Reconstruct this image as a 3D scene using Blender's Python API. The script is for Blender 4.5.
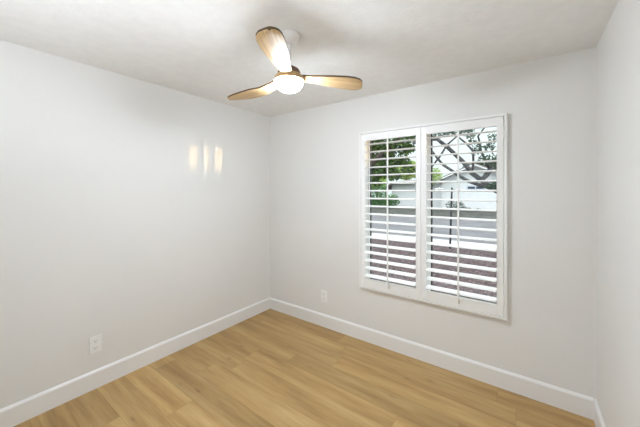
import bpy, bmesh, math, random
from mathutils import Vector, Matrix

for o in list(bpy.data.objects):
    bpy.data.objects.remove(o)
SC = bpy.context.scene
COL = SC.collection
R = math.radians

# ------------------------------------------------------------------ camera
cam_d = bpy.data.cameras.new('camera')
cam_d.lens = 16.0
cam_d.sensor_width = 36.0
cam_d.shift_y = -22.8 / 640
cam_d.clip_start = 0.02
cam_o = bpy.data.objects.new('camera', cam_d)
COL.objects.link(cam_o)
cam_o.location = (2.6536, -2.5676, 1.499)
cam_o.rotation_euler = (R(90), 0, R(36))
SC.camera = cam_o

# ------------------------------------------------------------------ world, sun, exposure
world = bpy.data.worlds.new('sky')
SC.world = world
world.use_nodes = True
wn, wl = world.node_tree.nodes, world.node_tree.links
wn.clear()
w_out = wn.new('ShaderNodeOutputWorld')
w_bg = wn.new('ShaderNodeBackground')
w_tc = wn.new('ShaderNodeTexCoord')
w_sep = wn.new('ShaderNodeSeparateXYZ')
w_ramp = wn.new('ShaderNodeValToRGB')
wl.new(w_tc.outputs['Generated'], w_sep.inputs[0])
wl.new(w_sep.outputs['Z'], w_ramp.inputs[0])
w_ramp.color_ramp.elements[0].position = 0.0
w_ramp.color_ramp.elements[0].color = (0.225, 0.255, 0.262, 1)      # overcast: bright zenith, dimmer horizon
w_ramp.color_ramp.elements[1].position = 0.85
w_ramp.color_ramp.elements[1].color = (0.95, 0.99, 1.03, 1)
w_e = w_ramp.color_ramp.elements.new(0.30)
w_e.color = (0.265, 0.29, 0.295, 1)
w_e = w_ramp.color_ramp.elements.new(0.5)
w_e.color = (0.72, 0.75, 0.77, 1)
wl.new(w_ramp.outputs[0], w_bg.inputs[0])
w_bg.inputs[1].default_value = 4.0
wl.new(w_bg.outputs[0], w_out.inputs[0])

sun_d = bpy.data.lights.new('sun', 'SUN')
sun_d.energy = 1.8
sun_d.angle = R(0.15)
sun_d.color = (1.0, 0.64, 0.25)
sun_o = bpy.data.objects.new('sun', sun_d)
COL.objects.link(sun_o)
sun_dir = Vector((-1.0, -0.49, -1.1136 * math.tan(R(1.25))))   # very low evening sun from the right
sun_o.rotation_euler = sun_dir.to_track_quat('-Z', 'Y').to_euler()

FAN_LIGHT = 225.0            # strength of the fan's glass bowl
CEILING_FILL = 58.0              # strength of the added torchiere, ceiling fill from behind the camera
HALL_FILL = 40.0           # strength of the added hall lamp, room fill through the doorway

vs = SC.view_settings
vs.view_transform = 'Standard'
vs.look = 'None'
vs.exposure = 0.14
vs.gamma = 1.0
vs.use_curve_mapping = False
SC.cycles.max_bounces = 12
SC.cycles.diffuse_bounces = 8
SC.cycles.transparent_max_bounces = 16
SC.cycles.use_denoising = True
SC.cycles.sample_clamp_indirect = 6.0

# ------------------------------------------------------------------ materials
def mat(name, color, rough=0.6, spec=0.4, metal=0.0):
    m = bpy.data.materials.new(name)
    m.use_nodes = True
    b = m.node_tree.nodes['Principled BSDF']
    b.inputs['Base Color'].default_value = (*color, 1)
    b.inputs['Roughness'].default_value = rough
    b.inputs['Specular IOR Level'].default_value = spec
    b.inputs['Metallic'].default_value = metal
    return m

def nodes(m):
    nt = m.node_tree
    return nt.nodes, nt.links, nt.nodes['Principled BSDF']

def noise_color(m, c1, c2, scale, detail=4, lo=0.35, hi=0.65, stretch=None, bump=0.0, bump_scale=None):
    n, l, b = nodes(m)
    tc = n.new('ShaderNodeTexCoord')
    src = tc.outputs['Object']
    if stretch:
        mp = n.new('ShaderNodeMapping')
        mp.inputs['Scale'].default_value = stretch
        l.new(src, mp.inputs[0]); src = mp.outputs[0]
    nz = n.new('ShaderNodeTexNoise')
    nz.inputs['Scale'].default_value = scale
    nz.inputs['Detail'].default_value = detail
    l.new(src, nz.inputs['Vector'])
    rp = n.new('ShaderNodeValToRGB')
    rp.color_ramp.elements[0].position = lo
    rp.color_ramp.elements[0].color = (*c1, 1)
    rp.color_ramp.elements[1].position = hi
    rp.color_ramp.elements[1].color = (*c2, 1)
    l.new(nz.outputs['Fac'], rp.inputs[0])
    l.new(rp.outputs[0], b.inputs['Base Color'])
    if bump:
        n2 = n.new('ShaderNodeTexNoise')
        n2.inputs['Scale'].default_value = bump_scale or scale
        n2.inputs['Detail'].default_value = 3
        l.new(src, n2.inputs['Vector'])
        bp = n.new('ShaderNodeBump')
        bp.inputs['Strength'].default_value = bump
        bp.inputs['Distance'].default_value = 0.01
        l.new(n2.outputs['Fac'], bp.inputs['Height'])
        l.new(bp.outputs[0], b.inputs['Normal'])
    return m

M_WALL = noise_color(mat('wall_paint', (.8, .79, .77), .5, .3), (.775, .770, .752), (.795, .790, .772), 1.2, bump=.06, bump_scale=90)
M_CEIL = noise_color(mat('ceiling_paint', (.82, .81, .79), .7, .2), (.82, .815, .80), (.85, .845, .83), 14, bump=.25, bump_scale=55)
M_TRIM = mat('trim_paint', (.84, .84, .83), .35, .45)
M_SHUT = mat('shutter_paint', (.88, .88, .87), .38, .45)
M_PLATE = mat('outlet_plastic', (.87, .87, .86), .3, .5)
M_SLOT = mat('outlet_slot', (.09, .085, .08), .6)
M_BRONZE = mat('dark_bronze', (.035, .033, .032), .45, .5, .3)
M_VINYL = mat('window_vinyl', (.80, .80, .79), .4, .4)
M_METAL = mat('brushed_steel', (.62, .61, .59), .35, .5, .9)
M_FANWHITE = mat('fan_white', (.82, .81, .79), .4, .4)
M_FANBROWN = mat('fan_motor_brown', (.20, .13, .085), .45, .4)
M_STUCCO = noise_color(mat('white_stucco', (.8, .8, .84), .85, .2), (.79, .79, .82), (.83, .83, .86), 3, bump=.2, bump_scale=30)
M_FASCIA = mat('white_fascia', (.82, .81, .82), .6, .3)
M_SHINGLE = noise_color(mat('roof_shingle', (.2, .18, .17), .9, .2), (.16, .145, .14), (.30, .27, .26), 9, stretch=(1, 1, 4), bump=.5, bump_scale=12)
M_CONC = noise_color(mat('sidewalk_concrete', (.6, .58, .57), .85, .2), (.40, .375, .37), (.47, .445, .44), 2.5, bump=.2, bump_scale=60)
M_ASPH = noise_color(mat('road_asphalt', (.4, .4, .44), .85, .2), (.10, .098, .106), (.135, .132, .141), 1.2, detail=8, bump=.2, bump_scale=80)
M_FARYARD = noise_color(mat('far_yard', (.14, .15, .13), .95, .1), (.035, .039, .034), (.082, .08, .075), 1.6, detail=8, bump=.4, bump_scale=20)
M_BARK = noise_color(mat('grey_bark', (.1, .1, .1), .9, .2), (.05, .052, .055), (.13, .13, .135), 9, bump=.5, bump_scale=25)
M_BARKBR = noise_color(mat('brown_bark', (.1, .08, .07), .9, .2), (.035, .027, .024), (.12, .09, .08), 9, bump=.5, bump_scale=25)
M_POST = mat('post_black', (.03, .032, .035), .5, .4, .2)
M_SIDING = mat('neighbour_stucco', (.55, .5, .45), .9, .2)

def leaf_mat(name, c1, c2, c3):
    m = mat(name, c1, .6, .3)
    n, l, b = nodes(m)
    g = n.new('ShaderNodeNewGeometry')
    rp = n.new('ShaderNodeValToRGB')
    e = rp.color_ramp.elements
    e[0].color = (*c1, 1); e[1].color = (*c3, 1)
    x = e.new(.5); x.color = (*c2, 1)
    l.new(g.outputs['Random Per Island'], rp.inputs[0])
    l.new(rp.outputs[0], b.inputs['Base Color'])
    tr = n.new('ShaderNodeBsdfTranslucent')
    l.new(rp.outputs[0], tr.inputs[0])
    mx = n.new('ShaderNodeMixShader')
    mx.inputs[0].default_value = .3
    l.new(b.outputs[0], mx.inputs[1]); l.new(tr.outputs[0], mx.inputs[2])
    l.new(mx.outputs[0], n['Material Output'].inputs[0])
    return m
M_LEAF_DARK = leaf_mat('leaf_dark', (.018, .038, .012), (.07, .15, .03), (.21, .33, .07))
M_LEAF_BRIGHT = leaf_mat('leaf_bright', (.14, .26, .04), (.34, .48, .09), (.62, .68, .20))
M_LEAF_GREY = leaf_mat('leaf_grey', (.035, .065, .045), (.07, .12, .08), (.13, .19, .12))
M_LEAF_HEDGE = leaf_mat('leaf_hedge', (.04, .13, .04), (.08, .22, .06), (.17, .35, .10))

def glass_mat():
    m = bpy.data.materials.new('window_glass'); m.use_nodes = True
    n, l = m.node_tree.nodes, m.node_tree.links
    n.clear()
    out = n.new('ShaderNodeOutputMaterial')
    t = n.new('ShaderNodeBsdfTransparent'); t.inputs[0].default_value = (.96, .985, .975, 1)
    g = n.new('ShaderNodeBsdfGlossy'); g.inputs['Roughness'].default_value = .02
    lw = n.new('ShaderNodeLayerWeight'); lw.inputs[0].default_value = .5
    f = n.new('ShaderNodeMath'); f.operation = 'POWER'; f.inputs[1].default_value = 4.0
    l.new(lw.outputs['Facing'], f.inputs[0])
    g2 = n.new('ShaderNodeMath'); g2.operation = 'MULTIPLY_ADD'; g2.inputs[1].default_value = .4; g2.inputs[2].default_value = .02
    l.new(f.outputs[0], g2.inputs[0])
    mx = n.new('ShaderNodeMixShader')
    l.new(g2.outputs[0], mx.inputs[0]); l.new(t.outputs[0], mx.inputs[1]); l.new(g.outputs[0], mx.inputs[2])
    l.new(mx.outputs[0], out.inputs[0])
    return m
M_GLASS = glass_mat()

def emit_mat(name, col, strength):
    m = mat(name, (.9, .9, .9), .4)
    b = m.node_tree.nodes['Principled BSDF']
    b.inputs['Emission Color'].default_value = (*col, 1)
    b.inputs['Emission Strength'].default_value = strength
    return m

def gravel_mat():
    m = mat('gravel', (.2, .17, .17), .95, .1)
    n, l, b = nodes(m)
    tc = n.new('ShaderNodeTexCoord')
    v = n.new('ShaderNodeTexVoronoi'); v.inputs['Scale'].default_value = 38
    l.new(tc.outputs['Object'], v.inputs['Vector'])
    sep = n.new('ShaderNodeSeparateColor'); l.new(v.outputs['Color'], sep.inputs[0])
    rp = n.new('ShaderNodeValToRGB')
    e = rp.color_ramp.elements
    e[0].color = (.03, .021, .023, 1); e[1].color = (.22, .17, .172, 1)
    x = e.new(.55); x.color = (.085, .060, .064, 1)
    l.new(sep.outputs[0], rp.inputs[0])
    l.new(rp.outputs[0], b.inputs['Base Color'])
    bp = n.new('ShaderNodeBump'); bp.inputs['Strength'].default_value = .9; bp.inputs['Distance'].default_value = .03
    bp.invert = True
    l.new(v.outputs['Distance'], bp.inputs['Height']); l.new(bp.outputs[0], b.inputs['Normal'])
    return m
M_GRAVEL = gravel_mat()

def math_node(n, l, op, a, b=None, c=None):
    k = n.new('ShaderNodeMath'); k.operation = op
    for i, v in enumerate((a, b, c)):
        if v is None: continue
        if isinstance(v, (int, float)): k.inputs[i].default_value = v
        else: l.new(v, k.inputs[i])
    return k.outputs[0]

def floor_mat():
    m = mat('oak_planks', (.5, .35, .18), .42, .4)
    n, l, b = nodes(m)
    tc = n.new('ShaderNodeTexCoord')
    sx = n.new('ShaderNodeSeparateXYZ'); l.new(tc.outputs['Object'], sx.inputs[0])
    X, Y = sx.outputs[0], sx.outputs[1]
    PW, PL = .182, 1.35
    yr = math_node(n, l, 'DIVIDE', Y, PW)
    row = math_node(n, l, 'FLOOR', yr)
    wr = n.new('ShaderNodeTexWhiteNoise'); wr.noise_dimensions = '1D'; l.new(row, wr.inputs['W'])
    off = math_node(n, l, 'MULTIPLY', wr.outputs['Value'], PL)
    xs = math_node(n, l, 'DIVIDE', math_node(n, l, 'ADD', X, off), PL)
    colm = math_node(n, l, 'FLOOR', xs)
    idn = math_node(n, l, 'ADD', math_node(n, l, 'MULTIPLY', row, 17.31), math_node(n, l, 'MULTIPLY', colm, 5.77))
    wp = n.new('ShaderNodeTexWhiteNoise'); wp.noise_dimensions = '1D'; l.new(idn, wp.inputs['W'])
    shift = math_node(n, l, 'MULTIPLY', wp.outputs['Value'], 40.0)
    cmb = n.new('ShaderNodeCombineXYZ')
    l.new(math_node(n, l, 'ADD', X, shift), cmb.inputs[0]); l.new(Y, cmb.inputs[1]); l.new(shift, cmb.inputs[2])
    # broad colour drift along each plank
    mp1 = n.new('ShaderNodeMapping'); mp1.inputs['Scale'].default_value = (.8, 9, 1); l.new(cmb.outputs[0], mp1.inputs[0])
    n1 = n.new('ShaderNodeTexNoise'); n1.inputs['Scale'].default_value = 1.5; n1.inputs['Detail'].default_value = 5
    n1.inputs['Distortion'].default_value = .15
    l.new(mp1.outputs[0], n1.inputs['Vector'])
    # fine grain
    mp2 = n.new('ShaderNodeMapping'); mp2.inputs['Scale'].default_value = (3, 60, 1); l.new(cmb.outputs[0], mp2.inputs[0])
    n2 = n.new('ShaderNodeTexNoise'); n2.inputs['Scale'].default_value = 2; n2.inputs['Detail'].default_value = 6
    l.new(mp2.outputs[0], n2.inputs['Vector'])
    # small knots
    mp3 = n.new('ShaderNodeMapping'); mp3.inputs['Scale'].default_value = (2.2, 6, 1); l.new(cmb.outputs[0], mp3.inputs[0])
    v3 = n.new('ShaderNodeTexVoronoi'); v3.inputs['Scale'].default_value = 1.1; l.new(mp3.outputs[0], v3.inputs['Vector'])
    knot = n.new('ShaderNodeMapRange'); knot.inputs['From Min'].default_value = .02; knot.inputs['From Max'].default_value = .11
    knot.inputs['To Min'].default_value = .72; knot.inputs['To Max'].default_value = 1.0
    l.new(v3.outputs['Distance'], knot.inputs['Value'])
    mixv = math_node(n, l, 'ADD', math_node(n, l, 'MULTIPLY', n1.outputs['Fac'], .72), math_node(n, l, 'MULTIPLY', n2.outputs['Fac'], .28))
    rp = n.new('ShaderNodeValToRGB'); e = rp.color_ramp.elements
    e[0].position = .30; e[0].color = FLOOR_A
    e[1].position = .68; e[1].color = FLOOR_C
    x = e.new(.5); x.color = FLOOR_B
    l.new(mixv, rp.inputs[0])
    tone = n.new('ShaderNodeMapRange'); tone.inputs['To Min'].default_value = .86; tone.inputs['To Max'].default_value = 1.10
    l.new(wp.outputs['Value'], tone.inputs['Value'])
    # seams
    fy = math_node(n, l, 'FRACT', yr); fx = math_node(n, l, 'FRACT', xs)
    dy = math_node(n, l, 'MULTIPLY', math_node(n, l, 'MINIMUM', fy, math_node(n, l, 'SUBTRACT', 1.0, fy)), PW)
    dx = math_node(n, l, 'MULTIPLY', math_node(n, l, 'MINIMUM', fx, math_node(n, l, 'SUBTRACT', 1.0, fx)), PL)
    d = math_node(n, l, 'MINIMUM', dx, dy)
    sm = n.new('ShaderNodeMapRange'); sm.inputs['From Max'].default_value = .0028
    sm.inputs['To Min'].default_value = .74; sm.inputs['To Max'].default_value = 1.0
    l.new(d, sm.inputs['Value'])
    k = math_node(n, l, 'MULTIPLY', math_node(n, l, 'MULTIPLY', tone.outputs[0], sm.outputs[0]), knot.outputs[0])
    mul = n.new('ShaderNodeVectorMath'); mul.operation = 'SCALE'
    l.new(rp.outputs[0], mul.inputs[0]); l.new(k, mul.inputs['Scale'])
    l.new(mul.outputs[0], b.inputs['Base Color'])
    bp = n.new('ShaderNodeBump'); bp.inputs['Strength'].default_value = .12; bp.inputs['Distance'].default_value = .004
    l.new(math_node(n, l, 'MULTIPLY', n2.outputs['Fac'], sm.outputs[0]), bp.inputs['Height'])
    l.new(bp.outputs[0], b.inputs['Normal'])
    return m
FLOOR_A = (.30, .170, .057, 1); FLOOR_B = (.445, .283, .110, 1); FLOOR_C = (.555, .38, .170, 1)
M_FLOOR = floor_mat()

def blade_mat():
    m = mat('blade_wood', (.5, .36, .2), .45, .35)
    n, l, b = nodes(m)
    tc = n.new('ShaderNodeTexCoord')
    mp = n.new('ShaderNodeMapping'); mp.inputs['Scale'].default_value = (1.2, 26, 6); l.new(tc.outputs['Object'], mp.inputs[0])
    nz = n.new('ShaderNodeTexNoise'); nz.inputs['Scale'].default_value = 2.2; nz.inputs['Detail'].default_value = 5
    nz.inputs['Distortion'].default_value = .5
    l.new(mp.outputs[0], nz.inputs['Vector'])
    rp = n.new('ShaderNodeValToRGB'); e = rp.color_ramp.elements
    e[0].position = .28; e[0].color = (.40, .25, .115, 1)
    e[1].position = .62; e[1].color = (.66, .47, .25, 1)
    l.new(nz.outputs['Fac'], rp.inputs[0]); l.new(rp.outputs[0], b.inputs['Base Color'])
    return m
M_BLADE = blade_mat()
M_EDGE = mat('blade_edge_shade', (.10, .06, .03), .5, .3)  # shade on the blade edges, painted in as a dark colour

# ------------------------------------------------------------------ mesh helpers
def box(bm, x0, x1, y0, y1, z0, z1, bev=0.0, seg=2):
    r = bmesh.ops.create_cube(bm, size=1.0)
    vs_ = r['verts']
    for v in vs_:
        v.co = Vector(((x0 + x1) / 2 + v.co.x * (x1 - x0), (y0 + y1) / 2 + v.co.y * (y1 - y0), (z0 + z1) / 2 + v.co.z * (z1 - z0)))
    if bev:
        es = list({e for v in vs_ for e in v.link_edges})
        bmesh.ops.bevel(bm, geom=es, offset=bev, segments=seg, profile=.5, affect='EDGES')

def lathe(bm, prof, c=(0, 0, 0), n=32):
    rings = []
    for r, z in prof:
        if r < 1e-5:
            rings.append([bm.verts.new((c[0], c[1], c[2] + z))])
        else:
            rings.append([bm.verts.new((c[0] + r * math.cos(2 * math.pi * i / n), c[1] + r * math.sin(2 * math.pi * i / n), c[2] + z)) for i in range(n)])
    for a, b in zip(rings, rings[1:]):
        for i in range(n):
            j = (i + 1) % n
            if len(a) == 1 and len(b) == 1: continue
            if len(a) == 1: bm.faces.new((a[0], b[j], b[i]))
            elif len(b) == 1: bm.faces.new((a[i], a[j], b[0]))
            else: bm.faces.new((a[i], a[j], b[j], b[i]))

def tube(bm, pts, rad, n=8):
    pts = [Vector(p) for p in pts]
    rs = rad if isinstance(rad, (list, tuple)) else [rad] * len(pts)
    prev = None; rings = []
    for i, p in enumerate(pts):
        t = (pts[min(i + 1, len(pts) - 1)] - pts[max(i - 1, 0)]).normalized()
        if prev is None:
            a = t.orthogonal().normalized()
        else:
            a = (prev - t * prev.dot(t)).normalized()
        prev = a
        b = t.cross(a)
        rings.append([bm.verts.new(p + (a * math.cos(2 * math.pi * k / n) + b * math.sin(2 * math.pi * k / n)) * rs[i]) for k in range(n)])
    for a, b in zip(rings, rings[1:]):
        for i in range(n):
            j = (i + 1) % n
            bm.faces.new((a[i], a[j], b[j], b[i]))
    bm.faces.new(rings[0][::-1]); bm.faces.new(rings[-1])

def prism(bm, poly, axis, a, b):
    """extrude a polygon of (p, q) pairs along axis from a to b"""
    def pt(p, q, t):
        return {'x': (t, p, q), 'y': (p, t, q), 'z': (p, q, t)}[axis]
    A = [bm.verts.new(pt(p, q, a)) for p, q in poly]
    B = [bm.verts.new(pt(p, q, b)) for p, q in poly]
    n = len(poly)
    for i in range(n):
        j = (i + 1) % n
        bm.faces.new((A[i], A[j], B[j], B[i]))
    bm.faces.new(A[::-1]); bm.faces.new(B)

def obj(name, bm, material, parent=None, smooth=False, loc=None):
    bmesh.ops.recalc_face_normals(bm, faces=bm.faces)
    me = bpy.data.meshes.new(name)
    bm.to_mesh(me); bm.free()
    for m in (material if isinstance(material, (list, tuple)) else [material]):
        me.materials.append(m)
    if smooth:
        for p in me.polygons: p.use_smooth = True
        me.set_sharp_from_angle(angle=R(40))
    o = bpy.data.objects.new(name, me)
    COL.objects.link(o)
    if parent: o.parent = parent
    if loc: o.location = loc
    return o

def empty(name, loc=(0, 0, 0), rz=0.0):
    e = bpy.data.objects.new(name, None)
    e.empty_display_size = .1
    COL.objects.link(e)
    e.location = loc; e.rotation_euler = (0, 0, rz)
    return e

def tag(o, label=None, cat=None, group=None, kind=None):
    if label: o['label'] = label
    if cat: o['category'] = cat
    if group: o['group'] = group
    if kind: o['kind'] = kind
    return o

def struct(name, bm, m, label, cat, smooth=False):
    return tag(obj(name, bm, m, None, smooth), label, cat, kind='structure')

def NB(): return bmesh.new()

# ------------------------------------------------------------------ room shell
W, H, D = 3.0225, 2.44, -2.95          # width, height, front wall
WT = 0.15
OX0, OX1, OZ0, OZ1 = 1.335, 2.512, .555, 2.055   # window opening
b = NB(); box(b, -.15, W + .15, D - .12, WT, -.12, 0)
struct('floor', b, M_FLOOR, 'honey oak plank floor running across the room', 'floor')
b = NB(); box(b, -.15, W + .15, D - .12, WT, H, H + .12)
struct('ceiling', b, M_CEIL, 'white lightly textured ceiling above the fan', 'ceiling')
b = NB(); box(b, -.15, 0, D - .12, WT, 0, H)
struct('wall_left', b, M_WALL, 'plain off-white left wall with the warm sun patches', 'wall')
b = NB(); box(b, W, W + .15, D - .12, WT, 0, H)
struct('wall_right', b, M_WALL, 'narrow strip of off-white wall at the right edge', 'wall')
b = NB()
box(b, 0, OX0, 0, WT, 0, H); box(b, OX1, W, 0, WT, 0, H)
box(b, OX0, OX1, 0, WT, 0, OZ0); box(b, OX0, OX1, 0, WT, OZ1, H)
struct('wall_back', b, M_WALL, 'off-white back wall holding the shuttered window', 'wall')
b = NB()
DX0, DX1, DZ = 2.10, 2.92, 2.04
box(b, 0, DX0, D - .12, D, 0, H); box(b, DX1, W, D - .12, D, 0, H); box(b, DX0, DX1, D - .12, D, DZ, H)
struct('wall_front', b, M_WALL, 'off-white wall with the doorway behind the viewer', 'wall')

def base_profile(t=.015, h=.1375):
    return [(0, 0), (t, 0), (t, h - .016), (t - .003, h - .010), (t - .009, h - .002), (t - .012, h), (0, h)]
b = NB(); prism(b, [(p, q) for p, q in base_profile()], 'y', D, 0)
struct('baseboard_left', b, M_TRIM, 'white baseboard along the foot of the left wall', 'baseboard')
b = NB(); prism(b, [(-p, q) for p, q in base_profile()], 'x', .015, W - .015)
struct('baseboard_back', b, M_TRIM, 'white baseboard below the window along the back wall', 'baseboard')
b = NB(); prism(b, [(W - p, q) for p, q in base_profile()], 'y', D, 0)
struct('baseboard_right', b, M_TRIM, 'white baseboard along the foot of the right wall', 'baseboard')

# hall behind the open doorway (behind the viewer), plus a ceiling lamp added as fill light
b = NB()
HX0, HX1, HY0 = 1.5, 3.3, D - 1.6
box(b, HX0, HX1, HY0, D - .12, -.12, 0)
struct('floor_hall', b, M_FLOOR, 'oak plank floor of the hall behind the viewer', 'floor')
b = NB(); box(b, HX0, HX1, HY0, D - .12, H, H + .12)
struct('ceiling_hall', b, M_CEIL, 'white ceiling of the hall behind the viewer', 'ceiling')
b = NB()
box(b, HX0 - .1, HX0, HY0, D - .12, 0, H); box(b, HX1, HX1 + .1, HY0, D - .12, 0, H); box(b, HX0, HX1, HY0 - .1, HY0, 0, H)
struct('wall_hall', b, M_WALL, 'off-white walls of the hall behind the viewer', 'wall')
hl = empty('hall_fill_lamp', (2.45, D - .85, H))
tag(hl, 'round flush fill lamp added in the hall behind the viewer', 'lamp')
b = NB(); lathe(b, [(0, 0), (.17, 0), (.175, -.02), (.165, -.03), (0, -.03)]); obj('base', b, M_FANWHITE, hl, True)
b = NB(); lathe(b, [(.16, -.03), (.15, -.06), (.10, -.085), (0, -.095)])
obj('diffuser', b, emit_mat('hall_fill_diffuser', (.895, .98, 1.085), HALL_FILL), hl, True)

# invented torchiere out of the picture, added to brighten the ceiling
fl = tag(empty('ceiling_fill_lamp', (1.3, -2.74, 0)), 'tall torchiere added as fill light behind the viewer, outside the frame', 'lamp')
b = NB(); lathe(b, [(0, 0), (.13, 0), (.13, .015), (.03, .03), (.012, .045), (.012, 1.50), (0, 1.50)]); obj('stand', b, M_METAL, fl, True)
b = NB(); lathe(b, [(.012, 1.48), (.10, 1.50), (.15, 1.535), (.155, 1.535), (.10, 1.49), (.012, 1.465)]); obj('lamp_shade', b, M_FANWHITE, fl, True)
b = NB(); lathe(b, [(0, 1.545), (.11, 1.54), (.13, 1.528), (0, 1.515)]); obj('diffuser', b, emit_mat('ceiling_fill_glow', (.895, .98, 1.085), CEILING_FILL), fl)

# ------------------------------------------------------------------ window unit
win = tag(empty('window_1', (0, 0, 0)), 'two-pane sliding window behind the white shutters', 'window', kind='structure')
GY = .12
b = NB()
fw = .012
box(b, OX0, OX0 + fw, .085, .145, OZ0, OZ1); box(b, OX1 - fw, OX1, .085, .145, OZ0, OZ1)
box(b, OX0 + fw, OX1 - fw, .085, .145, OZ0, OZ0 + fw); box(b, OX0 + fw, OX1 - fw, .085, .145, OZ1 - fw, OZ1)
obj('window_frame', b, M_VINYL, win)
b = NB(); box(b, 1.905, 1.951, .108, .135, OZ0 + fw, OZ1 - fw); obj('mullion', b, M_VINYL, win)
for (x0, x1) in ((OX0 + fw, 1.905), (1.951, OX1 - fw)):
    s = .010 if x0 > 1.6 else .006
    b = NB(); z0, z1 = OZ0 + fw, OZ1 - fw
    box(b, x0, x0 + s, .11, .132, z0, z1); box(b, x1 - s, x1, .11, .132, z0, z1)
    box(b, x0 + s, x1 - s, .11, .132, z0, z0 + .022); box(b, x0 + s, x1 - s, .11, .132, z1 - .022, z1)
    sa = obj('sash', b, M_BRONZE, win)
    b = NB(); box(b, x0 + s, x1 - s, .120, .123, z0 + .022, z1 - .022)
    obj('pane', b, M_GLASS, sa)

# ------------------------------------------------------------------ plantation shutters
FY = -.038
FX0, FX1, FZ0, FZ1 = 1.300, 2.535, .532, 2.078
fr = tag(empty('trim_1', ((FX0 + FX1) / 2, 0, FZ0)), 'white square shutter frame standing proud of the wall around both panels', 'trim', kind='structure')
def rel(bm, e):
    bmesh.ops.translate(bm, verts=bm.verts, vec=-Vector(e.location)); return bm
ft = .018
for (x0, x1) in ((FX0, FX0 + ft), (FX1 - ft, FX1)):
    b = NB(); box(b, x0, x1, FY, -.0005, FZ0, FZ1, .002); obj('side_strip', rel(b, fr), M_SHUT, fr)
b = NB(); box(b, FX0 + ft, FX1 - ft, FY, -.0005, FZ1 - ft, FZ1, .002); obj('top_strip', rel(b, fr), M_SHUT, fr)
b = NB(); box(b, FX0 + ft, FX1 - ft, FY, -.0005, FZ0, FZ0 + ft, .002); obj('bottom_strip', rel(b, fr), M_SHUT, fr)

PY0, PY1 = FY - .001, -.009        # front and back of the panel
PZ0, PZ1 = FZ0 + ft + .004, FZ1 - ft - .004
LZ0, LP, LN = .666, .0757, 18
OPZ0, OPZ1 = .630, 1.990
LY = -.022
def louver_bm(length):
    bm = NB(); n = 20; ring = []
    prof = []
    for i in range(n):
        a = 2 * math.pi * i / n
        y = .0445 * math.cos(a); z = .0072 * math.sin(a) * (1 - .25 * (math.cos(a)) ** 2)
        prof.append((y, z))
    prism(bm, prof, 'x', 0, length)
    return bm

def make_panel(x0, x1, label, hinge_side):
    e = tag(empty('plantation_shutter', (x0 if hinge_side < 0 else x1, 0, PZ0)), label, 'shutter', 'plantation shutter panels')
    o = Vector(e.location)
    sw = .0435
    for (a, c) in ((x0, x0 + sw), (x1 - sw, x1)):
        b = NB(); box(b, a, c, PY0, PY1, PZ0, PZ1, .0025); obj('stile', rel(b, e), M_SHUT, e)
    xm = (x0 + x1) / 2
    nt, nh = .008, .034
    for nm, z0, z1, top in (('top_rail', OPZ1, PZ1, True), ('bottom_rail', PZ0, OPZ0, False)):
        b = NB(); yb = PY0 + .011
        a, c = x0 + sw, x1 - sw
        box(b, a, c, yb, PY1, z0, z1)
        box(b, a, xm - nt, PY0 + .0005, yb, z0, z1); box(b, xm + nt, c, PY0 + .0005, yb, z0, z1)
        if top: box(b, xm - nt, xm + nt, PY0 + .0005, yb, z0 + nh, z1)
        else: box(b, xm - nt, xm + nt, PY0 + .0005, yb, z0, z1)
        obj(nm, rel(b, e), M_SHUT, e)
    length = x1 - x0 - 2 * sw - .004
    first = None
    for k in range(LN):
        if first is None:
            first = obj('louver', louver_bm(length), M_SHUT, e, True)
            lo = first
        else:
            lo = first.copy(); COL.objects.link(lo); lo.parent = e
        lo.location = Vector((x0 + sw + .002, LY, LZ0 + k * LP)) - o
        lo.rotation_euler = (R(LTILT), 0, 0)
    b = NB(); box(b, xm - .0065, xm + .0065, LY - .0445 - .013, LY - .0445 - .001, LZ0 - .028, LZ0 + LP * (LN - 1) + .032, .003)
    tr = obj('tilt_rod', rel(b, e), M_SHUT, e)
    b = NB(); box(b, xm - .006, xm + .006, PY0 - .002, PY0 + .004, .580, .616, .001); tag(obj('magnet_catch', rel(b, e), M_METAL, e), 'small grey metal catch on the bottom rail')
    for zz in (PZ1 - .13, PZ0 + .13):
        xh = (x0 if hinge_side < 0 else x1)
        b = NB(); box(b, xh - .010, xh + .010, FY - .004, FY - .0012, zz - .032, zz + .032, .001)
        tube(b, [(xh, FY - .006, zz - .032), (xh, FY - .006, zz + .032)], .004, 10)
        tag(obj('hinge', rel(b, e), M_SHUT, e, True))
    return e
LTILT = 4.0
make_panel(1.3215, 1.9040, 'left white plantation shutter panel showing green trees between its louvers', -1)
make_panel(1.9070, 2.5130, 'right white plantation shutter panel showing bare branches and sky between its louvers', 1)

# ------------------------------------------------------------------ wall outlets
def make_outlet(loc, rz, label):
    e = tag(empty('wall_outlet', loc, rz), label, 'outlet', 'wall outlets')
    b = NB(); box(b, -.039, .039, -.0085, -.0003, -.063, .063, .003); obj('cover_plate', b, M_PLATE, e)
    for z in (.026, -.026):
        b = NB(); pts = []
        for i in range(24):
            a = 2 * math.pi * i / 24
            pts.append((max(-.0165, min(.0165, .0185 * math.cos(a))), z + .0165 * math.sin(a)))
        prism(b, pts, 'y', -.0105, -.0082)
        f = obj('socket', b, M_PLATE, e)
        b = NB(); box(b, -.008, -.0055, -.0109, -.0103, z - .002, z + .008); box(b, .0055, .008, -.0109, -.0103, z - .001, z + .007)
        tube(b, [(0, -.0103, z - .0085), (0, -.0109, z - .0085)], .0028, 10)
        obj('slots', b, M_SLOT, f)
    b = NB(); tube(b, [(0, -.008, 0), (0, -.0097, 0)], .003, 10); obj('screw', b, M_PLATE, e)
    return e
make_outlet((0, -1.822, .333), R(90), 'white wall outlet low on the left wall above its baseboard')
make_outlet((.846, 0, .336), 0, 'small white wall outlet low on the back wall left of the window')

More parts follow.
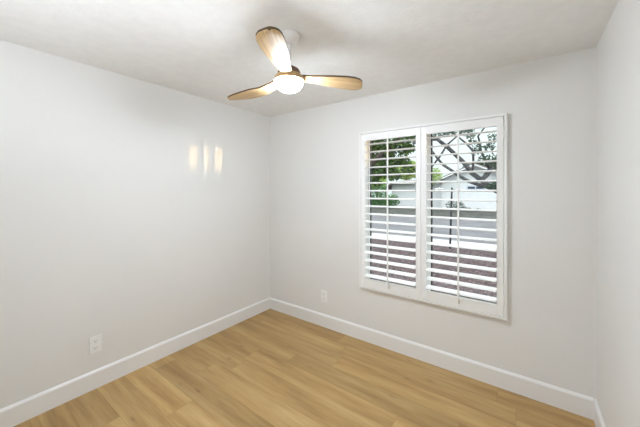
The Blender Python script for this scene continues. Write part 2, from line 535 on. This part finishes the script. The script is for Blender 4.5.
# ------------------------------------------------------------------ ceiling fan
FX, FYC = 1.491, -1.286
fan = tag(empty('ceiling_fan', (FX, FYC, H)), 'ceiling fan with three light wood paddle blades and a lit white bowl', 'fan')
b = NB(); lathe(b, [(0, -.001), (.066, -.001), (.068, -.012), (.062, -.035), (.045, -.05), (.018, -.056), (0, -.056)])
obj('canopy', b, M_FANWHITE, fan, True)
b = NB(); tube(b, [(0, 0, -.05), (0, 0, -.21)], .0125, 16); obj('downrod', b, M_FANWHITE, fan, True)
b = NB(); lathe(b, [(0, -.195), (.035, -.195), (.06, -.21), (.068, -.225), (.068, -.242), (0, -.242)])
obj('motor_housing', b, M_FANBROWN, fan, True)
b = NB(); lathe(b, [(0, -.240), (.072, -.242), (.086, -.254), (.090, -.272), (.089, -.281), (0, -.281)])
obj('hub', b, M_BLADE, fan, True)
b = NB(); lathe(b, [(.0, -.2812), (.0865, -.2812), (.084, -.291), (.077, -.308), (.064, -.325), (.042, -.338), (0, -.344)])
tag(obj('light_bowl', b, emit_mat('lit_bowl', (.895, .98, 1.085), FAN_LIGHT), fan, True), 'glowing white glass bowl')

def make_blade(ang, length, tip_dz, slope, slope_tip, sweep):
    """paddle blade: local x runs outward, local y is the leading side"""
    bm = NB()
    st = [(.05, .030, -.030), (.12, .035, -.036), (.20, .046, -.049), (.28, .056, -.060), (.36, .060, -.069), (.42, .061, -.070), (.46, .058, -.060), (.485, .050, -.040), (.498, .036, -.012), (.503, .022, .006)]
    NJ = 8
    up, dn = [], []
    for (r, ya, yb) in st:
        w, off = (ya - yb) / 2, (ya + yb) / 2
        k = r / .503
        q_ = min(1.0, k / .42); zc = -.255 + tip_dz * (q_ * q_ * (3 - 2 * q_) if tip_dz < -.02 else k * k)
        sl = slope + (slope_tip - slope) * k * k
        ru, rd = [], []
        for j in range(NJ + 1):
            q = -1 + 2 * j / NJ
            th = .009 * (1 - .45 * q ** 4)
            y = off + sweep * k * k + q * w
            z = zc + sl * (off + q * w) * min(1, k * 1.6) + .003 * q * q
            ru.append(bm.verts.new((r * length / .503, y, z + th))); rd.append(bm.verts.new((r * length / .503, y, z - th)))
        up.append(ru); dn.append(rd)
    for i in range(len(st) - 1):
        for j in range(NJ):
            bm.faces.new((up[i][j], up[i + 1][j], up[i + 1][j + 1], up[i][j + 1]))
            bm.faces.new((dn[i][j], dn[i][j + 1], dn[i + 1][j + 1], dn[i + 1][j]))
        for j in (0, NJ):
            f = bm.faces.new((up[i][j], dn[i][j], dn[i + 1][j], up[i + 1][j])); f.material_index = 1
    for i in (0, len(st) - 1):
        for j in range(NJ):
            f = bm.faces.new((up[i][j], up[i][j + 1], dn[i][j + 1], dn[i][j])); f.material_index = 1
    o = obj('blade', bm, [M_BLADE, M_EDGE], fan, True)
    o.rotation_euler = (0, 0, R(ang))
    return o
make_blade(50, .475, -.010, -.18, -.20, 0)
make_blade(184, .51, -.045, .20, -.20, 0)
make_blade(301, .50, .010, .02, .02, 0)

# ------------------------------------------------------------------ outdoors: ground
GZ = -.12
b = NB(); box(b, -16, 14, WT + .001, 6.65, GZ - .3, GZ)
struct('ground_gravel', b, M_GRAVEL, 'reddish brown gravel yard outside the window', 'ground')
b = NB(); box(b, -30, 30, 6.65, 7.35, GZ - .3, GZ + .015)
struct('sidewalk', b, M_CONC, 'pale concrete sidewalk between gravel yard and street', 'sidewalk')
b = NB(); box(b, -60, 60, 7.35, 15.8, GZ - .3, GZ - .06)
struct('road', b, M_ASPH, 'grey asphalt street in front of the white house', 'road')
b = NB(); box(b, -60, 60, 15.8, 60, GZ - .3, GZ)
struct('ground_far_yard', b, M_FARYARD, 'dark grey-green yard in front of the white house', 'ground')

# ------------------------------------------------------------------ house over the road
hs = tag(empty('house', (-4, 26, GZ)), 'single-storey white stucco house with low gabled roof across the street', 'house')
b = NB(); box(b, -8.8, -3.4, 26, 34, GZ, 2.35); obj('main_wall', rel(b, hs), M_STUCCO, hs)
b = NB(); GP = (-.8, 3.62)
poly = [(-3.4, GZ), (1.8, GZ), (1.8, 2.42), GP, (-3.4, 2.42)]
prism(b, poly, 'y', 24, 33); obj('gable_wall', rel(b, hs), M_STUCCO, hs)
b = NB(); prism(b, [(25.4, 2.26), (30, 2.62), (34.6, 2.26), (34.6, 2.38), (30, 2.76), (25.4, 2.38)], 'x', -8.5, -3.2)
obj('main_roof', rel(b, hs), M_SHINGLE, hs)
b = NB(); prism(b, [(-3.95, 2.26), GP, (2.35, 2.26), (2.35, 2.40), (-.8, 3.78), (-3.95, 2.40)], 'y', 23.5, 33.4)
obj('gable_roof', rel(b, hs), M_SHINGLE, hs)
b = NB(); prism(b, [(-3.95, 2.20), (-.8, 3.56), (2.35, 2.20), (2.35, 2.30), (-.8, 3.67), (-3.95, 2.30)], 'y', 23.44, 23.5)
obj('fascia', rel(b, hs), M_FASCIA, hs)
b = NB(); box(b, -8.5, -3.9, 25.34, 25.4, 2.20, 2.32); obj('fascia', rel(b, hs), M_FASCIA, hs)
b = NB(); prism(b, [(-8.5, 2.20), (-8.5, 2.38), (-9.9, 1.55), (-9.9, 1.42)], 'y', 25.4, 33); obj('lean_to_roof', rel(b, hs), M_SHINGLE, hs)
b = NB()
box(b, -1.42, -.09, 23.95, 24.0, 1.56, 1.93)
wf = obj('window', rel(b, hs), mat('house_window_frame', (.55, .58, .66), .5), hs)
for x0 in (-1.32, -.71):
    b = NB(); box(b, x0, x0 + .52, 23.94, 23.951, 1.66, 1.83)
    obj('pane', rel(b, hs), mat('house_glass', (.03, .05, .08), .1, .5), wf)

# distant house out of frame to the right: its roof cuts off the low sun below
NEIGHBOUR_RIDGE = 2.53
nb = tag(empty('neighbour_house', (32, 16, GZ)), 'beige neighbouring house far to the right, outside the frame', 'house')
b = NB(); box(b, 29, 37, 4, 30, GZ, 2.1); obj('wall', rel(b, nb), M_SIDING, nb)
b = NB(); prism(b, [(28.4, 2.05), (33, NEIGHBOUR_RIDGE), (37.6, 2.05)], 'y', 3.6, 30.4); obj('roof', rel(b, nb), M_SHINGLE, nb)

# ------------------------------------------------------------------ vegetation
def leaves(bm, rng, c, r, n, size, drop=0.0, thin=.45):
    for _ in range(n):
        while True:
            v = Vector((rng.uniform(-1, 1), rng.uniform(-1, 1), rng.uniform(-1, 1)))
            if .15 < v.length < 1: break
        p = Vector(c) + Vector((v.x * r[0], v.y * r[1], v.z * r[2]))
        d = Vector((rng.gauss(0, 1), rng.gauss(0, 1), rng.gauss(0, .7) - drop)).normalized()
        s = d.orthogonal().normalized()
        s = (Matrix.Rotation(rng.uniform(0, 6.28), 3, d) @ s) * size * thin * rng.uniform(.7, 1.2)
        L = d * size * rng.uniform(.7, 1.4)
        bm.faces.new([bm.verts.new(p - L * .5), bm.verts.new(p + s * .5), bm.verts.new(p + L * .5), bm.verts.new(p - s * .5)])

def tree(name, label, cat, base, limbs, clumps, bark, leafm, size, seed, group=None, drop=0.0, n_side=8, thin=.45):
    e = tag(empty(name, base), label, cat, group)
    rng = random.Random(seed)
    if limbs:
        for i, (nm, pts, r0, r1) in enumerate(limbs):
            b = NB(); k = len(pts) - 1
            tube(b, pts, [r0 + (r1 - r0) * j / k for j in range(k + 1)], n_side)
            obj(nm, rel(b, e), bark, e, True)
    b = NB()
    for c, r, n in clumps:
        leaves(b, rng, c, r if isinstance(r, tuple) else (r, r, r), n, size, drop, thin)
    obj('foliage', rel(b, e), leafm, e)
    return e

# near tree, open branching, trunk hidden behind the right stile
B1 = [(2.16, 6.2, 1.41), (1.91, 6.2, 1.57), (1.66, 6.2, 1.79), (1.44, 6.2, 1.98), (1.22, 6.2, 2.3), (1.02, 6.0, 2.54), (.86, 5.8, 2.73), (.67, 5.6, 2.91), (.41, 5.4, 2.88), (.1, 5.3, 2.80)]
B2 = [(1.66, 6.2, 1.79), (1.9, 6.35, 2.19), (2.07, 6.5, 2.6), (2.3, 6.6, 3.2)]
B3 = [(1.91, 6.2, 1.57), (1.63, 6.25, 1.65), (1.33, 6.3, 1.77), (1.09, 6.35, 1.92), (.92, 6.4, 2.06), (.64, 6.45, 2.27), (.48, 6.5, 2.46), (.29, 6.55, 2.72), (.04, 6.6, 3.1)]
B4 = [(.49, 6.45, 2.45), (.58, 6.44, 2.57), (.75, 6.43, 2.85), (1.03, 6.41, 3.08), (1.31, 6.4, 3.33)]
B4b = [(.49, 6.45, 2.45), (.27, 6.52, 2.2), (.04, 6.6, 1.96)]
B5 = [(1.87, 6.2, 2.0), (1.67, 6.08, 2.56), (1.65, 5.96, 2.78), (1.63, 5.84, 2.92), (1.78, 5.72, 3.09), (1.96, 5.6, 3.34)]
B6 = [(1.52, 5.8, 2.54), (1.35, 5.8, 2.76), (1.14, 5.8, 2.97), (.91, 5.8, 3.22)]
tree('branching_tree', 'open tree with crossing dark bare branches seen through the right shutter panel', 'tree', (2.36, 6.2, GZ), [
    ('trunk', [(2.36, 6.2, GZ - .05), (2.33, 6.2, .62), (2.27, 6.2, 1.13), (2.16, 6.2, 1.45)], .15, .11),
    ('branch', B1, .075, .04), ('branch', B2, .04, .02), ('branch', B3, .055, .03), ('branch', B4, .035, .02), ('branch', B4b, .03, .018),
    ('branch', [(1.66, 6.2, 1.79), (1.78, 6.2, 1.88), (1.87, 6.2, 2.0), (1.93, 6.2, 2.2)], .05, .04), ('branch', B5, .032, .016), ('branch', B6, .03, .016),
    ('branch', [(1.44, 6.2, 1.98), (1.50, 6.0, 2.25), (1.52, 5.8, 2.54)], .03, .028),
    ], [
    ((1.50, 6.0, 2.78), .15, 50), ((1.64, 6.0, 2.64), .14, 50), ((1.86, 6.0, 2.66), .14, 60), ((1.93, 6.0, 2.30), .18, 90), ((1.75, 6.0, 2.32), .14, 60),
    ((1.55, 6.0, 2.50), .10, 25), ((1.42, 6.0, 3.03), .16, 60), ((.57, 5.8, 3.05), (.25, .2, .10), 90), ((.9, 5.8, 3.10), (.25, .2, .10), 80), ((1.93, 6.0, 2.86), .13, 40),
    ((1.2, 5.8, 3.15), (.3, .3, .12), 100), ((1.92, 6.1, 1.60), (.17, .1, .06), 90), ((1.99, 6.1, 1.69), (.15, .1, .10), 80), ((.15, 6.5, 2.6), (.15, .2, .4), 60), ((.45, 5.8, 3.30), (.3, .2, .10), 150), ((1.0, 5.8, 3.33), (.4, .2, .09), 150)],
    M_BARK, M_LEAF_GREY, .095, 3)

# dense near tree behind the left panel
tree('leafy_tree', 'dense dark green tree filling the top of the left shutter panel', 'tree', (-2.1, 5.8, GZ), [
    ('trunk', [(-2.12, 5.8, GZ - .05), (-2.06, 5.8, .68), (-1.91, 5.8, 1.52), (-1.58, 5.8, 2.24)], .14, .10),
    ('branch', [(-1.60, 5.8, 2.20), (-1.25, 5.8, 2.48), (-.95, 5.8, 2.71), (-.44, 5.8, 3.09)], .10, .05),
    ('branch', [(-1.60, 5.8, 2.20), (-1.45, 5.8, 2.6), (-1.5, 5.9, 3.1)], .07, .04),
    ], [
    ((-1.45, 5.9, 3.0), .32, 260), ((-1.45, 6.2, 2.56), .26, 120), ((-1.15, 6.1, 2.15), .26, 200), ((-.8, 5.9, 2.85), .28, 230), ((-.82, 6.0, 2.38), .26, 200),
    ((-.72, 6.0, 2.0), .22, 150), ((-.42, 6.0, 2.98), .25, 160), ((-.42, 6.0, 2.60), .16, 60), ((-.3, 6.1, 2.16), .20, 110), ((-.15, 6.1, 3.2), .25, 140),
    ((-1.2, 6.1, 3.3), .35, 250), ((-.25, 6.0, 2.78), (.2, .2, .12), 110), ((-.5, 6.2, 2.4), (.3, .2, .12), 120), ((-1.0, 5.9, 2.2), .25, 120), ((-2.0, 6.2, 2.9), .5, 400), ((-1.55, 6.0, 2.05), .25, 180), ((-1.35, 6.0, 1.80), .22, 130), ((-1.5, 6.0, 2.35), .25, 160), ((-1.3, 6.3, 2.75), .3, 200), ((-1.0, 6.2, 2.55), .25, 160), ((-.8, 6.0, 3.35), .35, 200)],
    M_BARKBR, M_LEAF_DARK, .17, 5, thin=.40)

# staked dark post at the edge of the gravel
ps = tag(empty('garden_post', (.92, 6.0, GZ)), 'thin dark post standing at the gravel edge by the sidewalk', 'post')
b = NB(); tube(b, [(.92, 6.0, GZ - .03), (.945, 6.0, .75), (.97, 6.0, 1.59)], [.028, .026, .022], 10); obj('pole', rel(b, ps), M_POST, ps, True)
b = NB(); tube(b, [(.96, 6.0, 1.50), (1.03, 5.98, 1.53), (1.08, 5.97, 1.49)], .014, 8); obj('bracket', rel(b, ps), M_POST, ps, True)

# plants across the street
def plant(name, label, cat, base, stems, clumps, leafm, size, seed, group=None, thin=.5):
    return tree(name, label, cat, base, stems, clumps, M_BARKBR, leafm, size, seed, group, 0.0, 6, thin)
plant('hedge', 'low green hedge at the foot of the white house wall', 'hedge', (-8.3, 23, GZ), [], [((-8.3, 23, .40), (1.5, .5, .6), 1500), ((-9.7, 23, 1.05), (1.1, .5, 1.2), 1500), ((-8.6, 23.3, 1.4), (.6, .4, .9), 420), ((-7.5, 23, .75), (.6, .4, .5), 260)], M_LEAF_HEDGE, .16, 11)
plant('yellow_bush', 'bright yellow-green bush beside the white house', 'bush', (-9.2, 24.6, GZ), [('stem', [(-9.4, 24.6, GZ), (-9.4, 24.6, 1.2)], .06, .05), ('stem', [(-8.9, 24.6, GZ), (-8.9, 24.6, 1.5)], .06, .05)],
      [((-9.6, 24.4, 2.4), (1.1, .6, .75), 1300)], M_LEAF_BRIGHT, .17, 12)
plant('round_tree', 'small rounded green tree left of the gable across the street', 'tree', (-4.3, 22, GZ),
      [('stem', [(-4.1, 22, GZ), (-4.0, 22, 1.0), (-3.6, 22, 2.0)], .05, .04), ('stem', [(-4.3, 22, GZ), (-4.4, 22, 1.2), (-4.2, 22, 2.2)], .05, .04)],
      [((-3.75, 22, 2.75), (.9, .6, .72), 1300), ((-4.0, 22, 1.95), (.45, .4, .25), 160), ((-4.1, 22, .25), (.5, .3, .3), 160)], M_LEAF_BRIGHT, .15, 13)
plant('spiky_shrub', 'low grey-green spiky shrub in front of the gable wall', 'shrub', (-1.75, 22.4, GZ), [], [((-2.0, 22.4, .28), (.75, .4, .42), 380), ((-1.2, 22.4, .05), (.35, .3, .15), 80)], M_LEAF_GREY, .20, 14, thin=.25)
plant('low_shrub', 'tiny low shrub at the foot of the gable wall', 'shrub', (-.5, 23.2, GZ), [], [((-.5, 23.2, -.02), (.32, .2, .1), 60)], M_LEAF_GREY, .14, 15)
# trees behind the house
def back_tree(x, y, z, r, seed, m, label):
    plant('background_tree', label, 'tree', (x, y, GZ), [('trunk', [(x, y, GZ), (x + .1, y, z - r * .4)], .2, .12)],
          [((x, y, z), (r, r * .7, r * .62), int(520 * r * r)), ((x + r * .4, y - .3, z + r * .35), (r * .6, r * .5, r * .4), int(200 * r * r))], m, .30, seed, 'trees behind the white house')
back_tree(-16.0, 38, 4.6, 2.4, 21, M_LEAF_DARK, 'dark green tree behind the house, leftmost in the left panel')
back_tree(-12.2, 40, 4.4, 2.1, 22, M_LEAF_BRIGHT, 'light green tree rising behind the main roof in the left panel')
back_tree(-15.0, 33, 2.6, 1.9, 25, M_LEAF_HEDGE, 'mid green tree low behind the left end of the house')
back_tree(-2.9, 38, 4.3, 1.25, 23, M_LEAF_GREY, 'grey-green tree behind the gable roof, left of the pair there')
back_tree(-.6, 39, 4.5, 1.45, 24, M_LEAF_GREY, 'grey-green tree behind the gable roof, right of the pair there')
